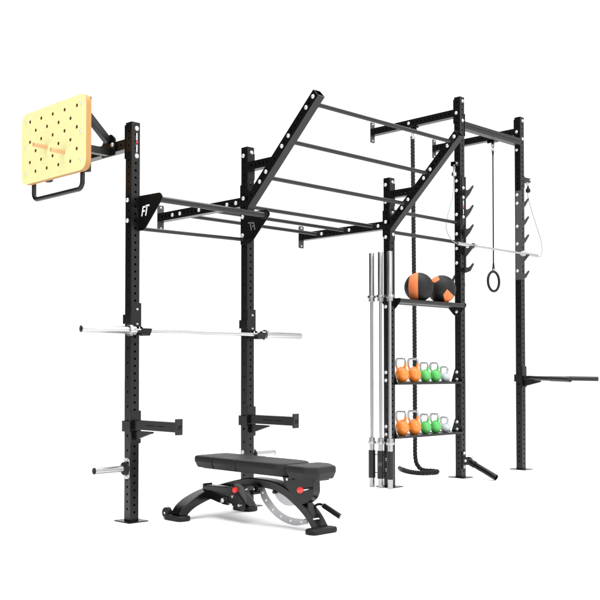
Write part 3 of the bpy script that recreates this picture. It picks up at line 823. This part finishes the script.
band('main_arch', sm2([(-.14, .178), (-.29, .217), (-.43, .25), (-.55, .268), (-.74, .264), (-.875, .232), (-1.0, .165), (-1.10, .09), (-1.158, .02)]), .058, .615, .715, 'X', MT['gloss'])
band('rear_arch', sm2([(.295, .025), (.33, .07), (.39, .108), (.475, .14), (.56, .162), (.64, .17), (.72, .165), (.80, .145), (.88, .105), (.93, .06), (.955, .025)]), .070, -.20, -.10, 'Y', MT['gloss'])
def foot(pts, rad, name='foot'):
    m = M(); m.loft([[(x, y, z) for x, y in roundpoly(inset(pts, d_), rad, 6)] for z, d_ in ((.001, .006), (.006, 0), (.028, 0), (.034, .005))], smooth=False); m.make(name, MT['rubber'], bn, auto=40)
foot([(.502, -1.262), (.732, -1.262), (.732, -1.165), (.502, -1.165)], .038, 'front_foot')
foot([(.238, -.245), (.345, -.245), (.345, -.045), (.238, -.045)], .04, 'rear_foot')
foot([(.885, -.225), (.99, -.225), (.99, -.025), (.885, -.025)], .04, 'rear_foot')
for X in (.292, .955):
    m = M(); m.cyl((X-.022, -.030, .040), (X+.022, -.030, .040), .038, 28, .006); wh = m.make('wheel', MT['rubber'], bn)
    m = M(); m.cyl((X-.026, -.030, .040), (X+.026, -.030, .040), .009, 20, .002); m.make('wheel_hub', MT['chrome'], wh)
# housing: rectangular side tube plus side plate, dial and knobs
m = M(); m.ext([(-.125, .145), (-.125, .222), (-.43, .232), (-.43, .118), (-.30, .112)], 'X', .53, .60, .006); m.cyl((.527, -.14, .224), (.603, -.14, .224), .010, 16); m.make('side_tube', MT['gloss'], bn)
m = M(); m.ext([(-.36, .112), (-.36, .165), (-.425, .17), (-.425, .108)], 'X', .505, .53, .004); m.make('lug', MT['gloss'], bn); bolt((.505, -.375, .138), XM, bn, .0145)
m = M(); m.ext(roundpoly([(-.40, .140), (-.40, .222), (-.468, .250), (-.592, .140), (-.592, .090), (-.56, .085)], .010), 'X', .512, .522, .002); m.make('side_plate', MT['gloss'], bn)
m = M(); m.ext([(-.515+.083*math.cos(2*PI*k/40), .182+.083*math.sin(2*PI*k/40)) for k in range(40)], 'X', .523, .53, .001); m.make('dial_plate', MT['plate'], bn)
for yy, zz in ((-.505, .178), (-.572, .125)):
    m = M(); m.cyl((.512, yy, zz), (.478, yy, zz), .0095, 14); m.make('spring_pin', MT['chrome'], bn)
for yy, zz in ((-.498, .219), (-1.125, .274)):
    m = M(); m.cyl((.62, yy, zz), (.52, yy, zz), .010, 16); m.make('knob_stem', MT['chrome'], bn)
    m = M(); m.lathe([(0, 0), (.011, 0), (.015, .005), (.0195, .014), (.0205, .022), (.018, .032), (.010, .037), (0, .038)], (.535, yy, zz), XM, 24); m.make('knob', MT['red'], bn)
m = M(); m.cyl((.595, -.62, .240), (.64, -.62, .240), .024, 20); m.cyl((.575, -.60, .205), (.64, -.60, .205), .016, 20); m.make('pivot', MT['black'], bn)
# silver adjustment quadrant with punched holes
out_ = sm2([(-.60, .245), (-.618, .20), (-.642, .154), (-.702, .099), (-.775, .056), (-.867, .026), (-.971, .018), (-1.075, .04)], 5)
inn_ = sm2([(-.655, .25), (-.668, .225), (-.702, .18), (-.771, .12), (-.848, .083), (-.933, .066), (-1.036, .069), (-1.075, .08)], 5)
YS = .03
out_ = [(a+YS, b-.006) for a, b in out_]; inn_ = [(a+YS, b-.006) for a, b in inn_]
m = M(); X0 = .660
lo = [m.b.verts.new((X0, *q)) for q in out_]; li = [m.b.verts.new((X0, *q)) for q in inn_]; lo2 = [m.b.verts.new((X0+.008, *q)) for q in out_]; li2 = [m.b.verts.new((X0+.008, *q)) for q in inn_]
for i in range(len(lo)-1):
    m.face([lo[i], lo[i+1], li[i+1], li[i]]); m.face([lo2[i], li2[i], li2[i+1], lo2[i+1]]); m.face([lo[i], lo2[i], lo2[i+1], lo[i+1]]); m.face([li[i], li[i+1], li2[i+1], li2[i]])
bmesh.ops.recalc_face_normals(m.b, faces=m.b.faces)
aq = m.make('adjustment_arc', MT['silver'], bn)
m = M()
for i in range(6, len(out_)-4, 5):
    c_ = (V(out_[i])+V(inn_[i]))/2
    m.cyl((X0-.0015, c_.x, c_.y), (X0+.004, c_.x, c_.y), .0085, 14, .0005)
m.make('arc_holes', MT['white'], aq)
bolt((X0, -1.03, .055), XM, bn, .012)
m = M(); m.ext([(-.75, .235)] + [(-.885+.150*math.cos(a_), .272+.135*math.sin(a_)) for a_ in [math.radians(200+10*k) for k in range(15)]] + [(-.80, .24)][:0], 'X', .638, .645, .001); m.make('seat_arc', MT['silver'], bn)
m = M(); m.cyl((.61, -.775, .222), (.66, -.775, .222), .013, 16); m.make('arc_pin', MT['black'], bn)
# seat carrier: black half disc under the seat
dpoly = [(-.87, .335), (-.90, .270)] + [(-1.045+.115*math.cos(a_), .275+.105*math.sin(a_)) for a_ in [math.radians(345-13*k) for k in range(13)]] + [(-1.155, .335)]
m = M(); m.ext(roundpoly(dpoly, .012, 3), 'X', .600, .665, .003); m.make('seat_carrier', MT['black'], bn)
rim = [(-1.10+.146*math.cos(math.radians(255+10*k)), .285+.116*math.sin(math.radians(255+10*k))) for k in range(13)] + [(-1.215, .335)]
m = M()
m = M(); m.cyl((.585, -.955, .325), (.56, -.955, .325), .010, 14); m.make('hinge_pin', MT['chrome'], bn)
# transport handle
m = M(); m.tube(smooth([(.67, -1.05, .115), (.70, -1.075, .15), (.715, -1.10, .163), (.72, -1.135, .158), (.72, -1.16, .150)], 6), .0085, 14); m.make('handle_rod', MT['black'], bn)
a = V((.72, -1.135, .157)); b = V((.72, -1.285, .100))
m = M(); m.cyl(a, b, .0175, 24, .003); gp = m.make('handle_grip', MT['rubber'], bn)
d = (b-a).normalized(); m = M(); m.cyl(b, b+d*.008, .0155, 20); m.cyl(a-d*.006, a, .0155, 20); m.make('grip_cap', MT['chrome'], gp)
# small white maker's plate on the front leg
t_ = V((0, -.085, -.073)).normalized(); nr = V((0, -.073*-1, -.085)).normalized()
m = M(); y = .60
while y < .652:
    wd_ = random.choice((.004, .006)); 
    c_ = V((y, -1.145, .0605)) + V((0, -.0235, .021))*0
    p = V((0, -1.10, .095)) + t_*.046; nn = V((0, -.65, .76)).normalized()
    o_ = p + nn*.0295
    m.b.faces.new([m.b.verts.new((y, o_.y, o_.z)), m.b.verts.new((y+wd_, o_.y, o_.z)), m.b.verts.new((y+wd_, o_.y+t_.y*.011, o_.z+t_.z*.011)), m.b.verts.new((y, o_.y+t_.y*.011, o_.z+t_.z*.011))])
    y += wd_+.002
m.make('leg_lettering', MT['white'], bn)

for o in bpy.data.objects:
    if '_o' in o: del o['_o']
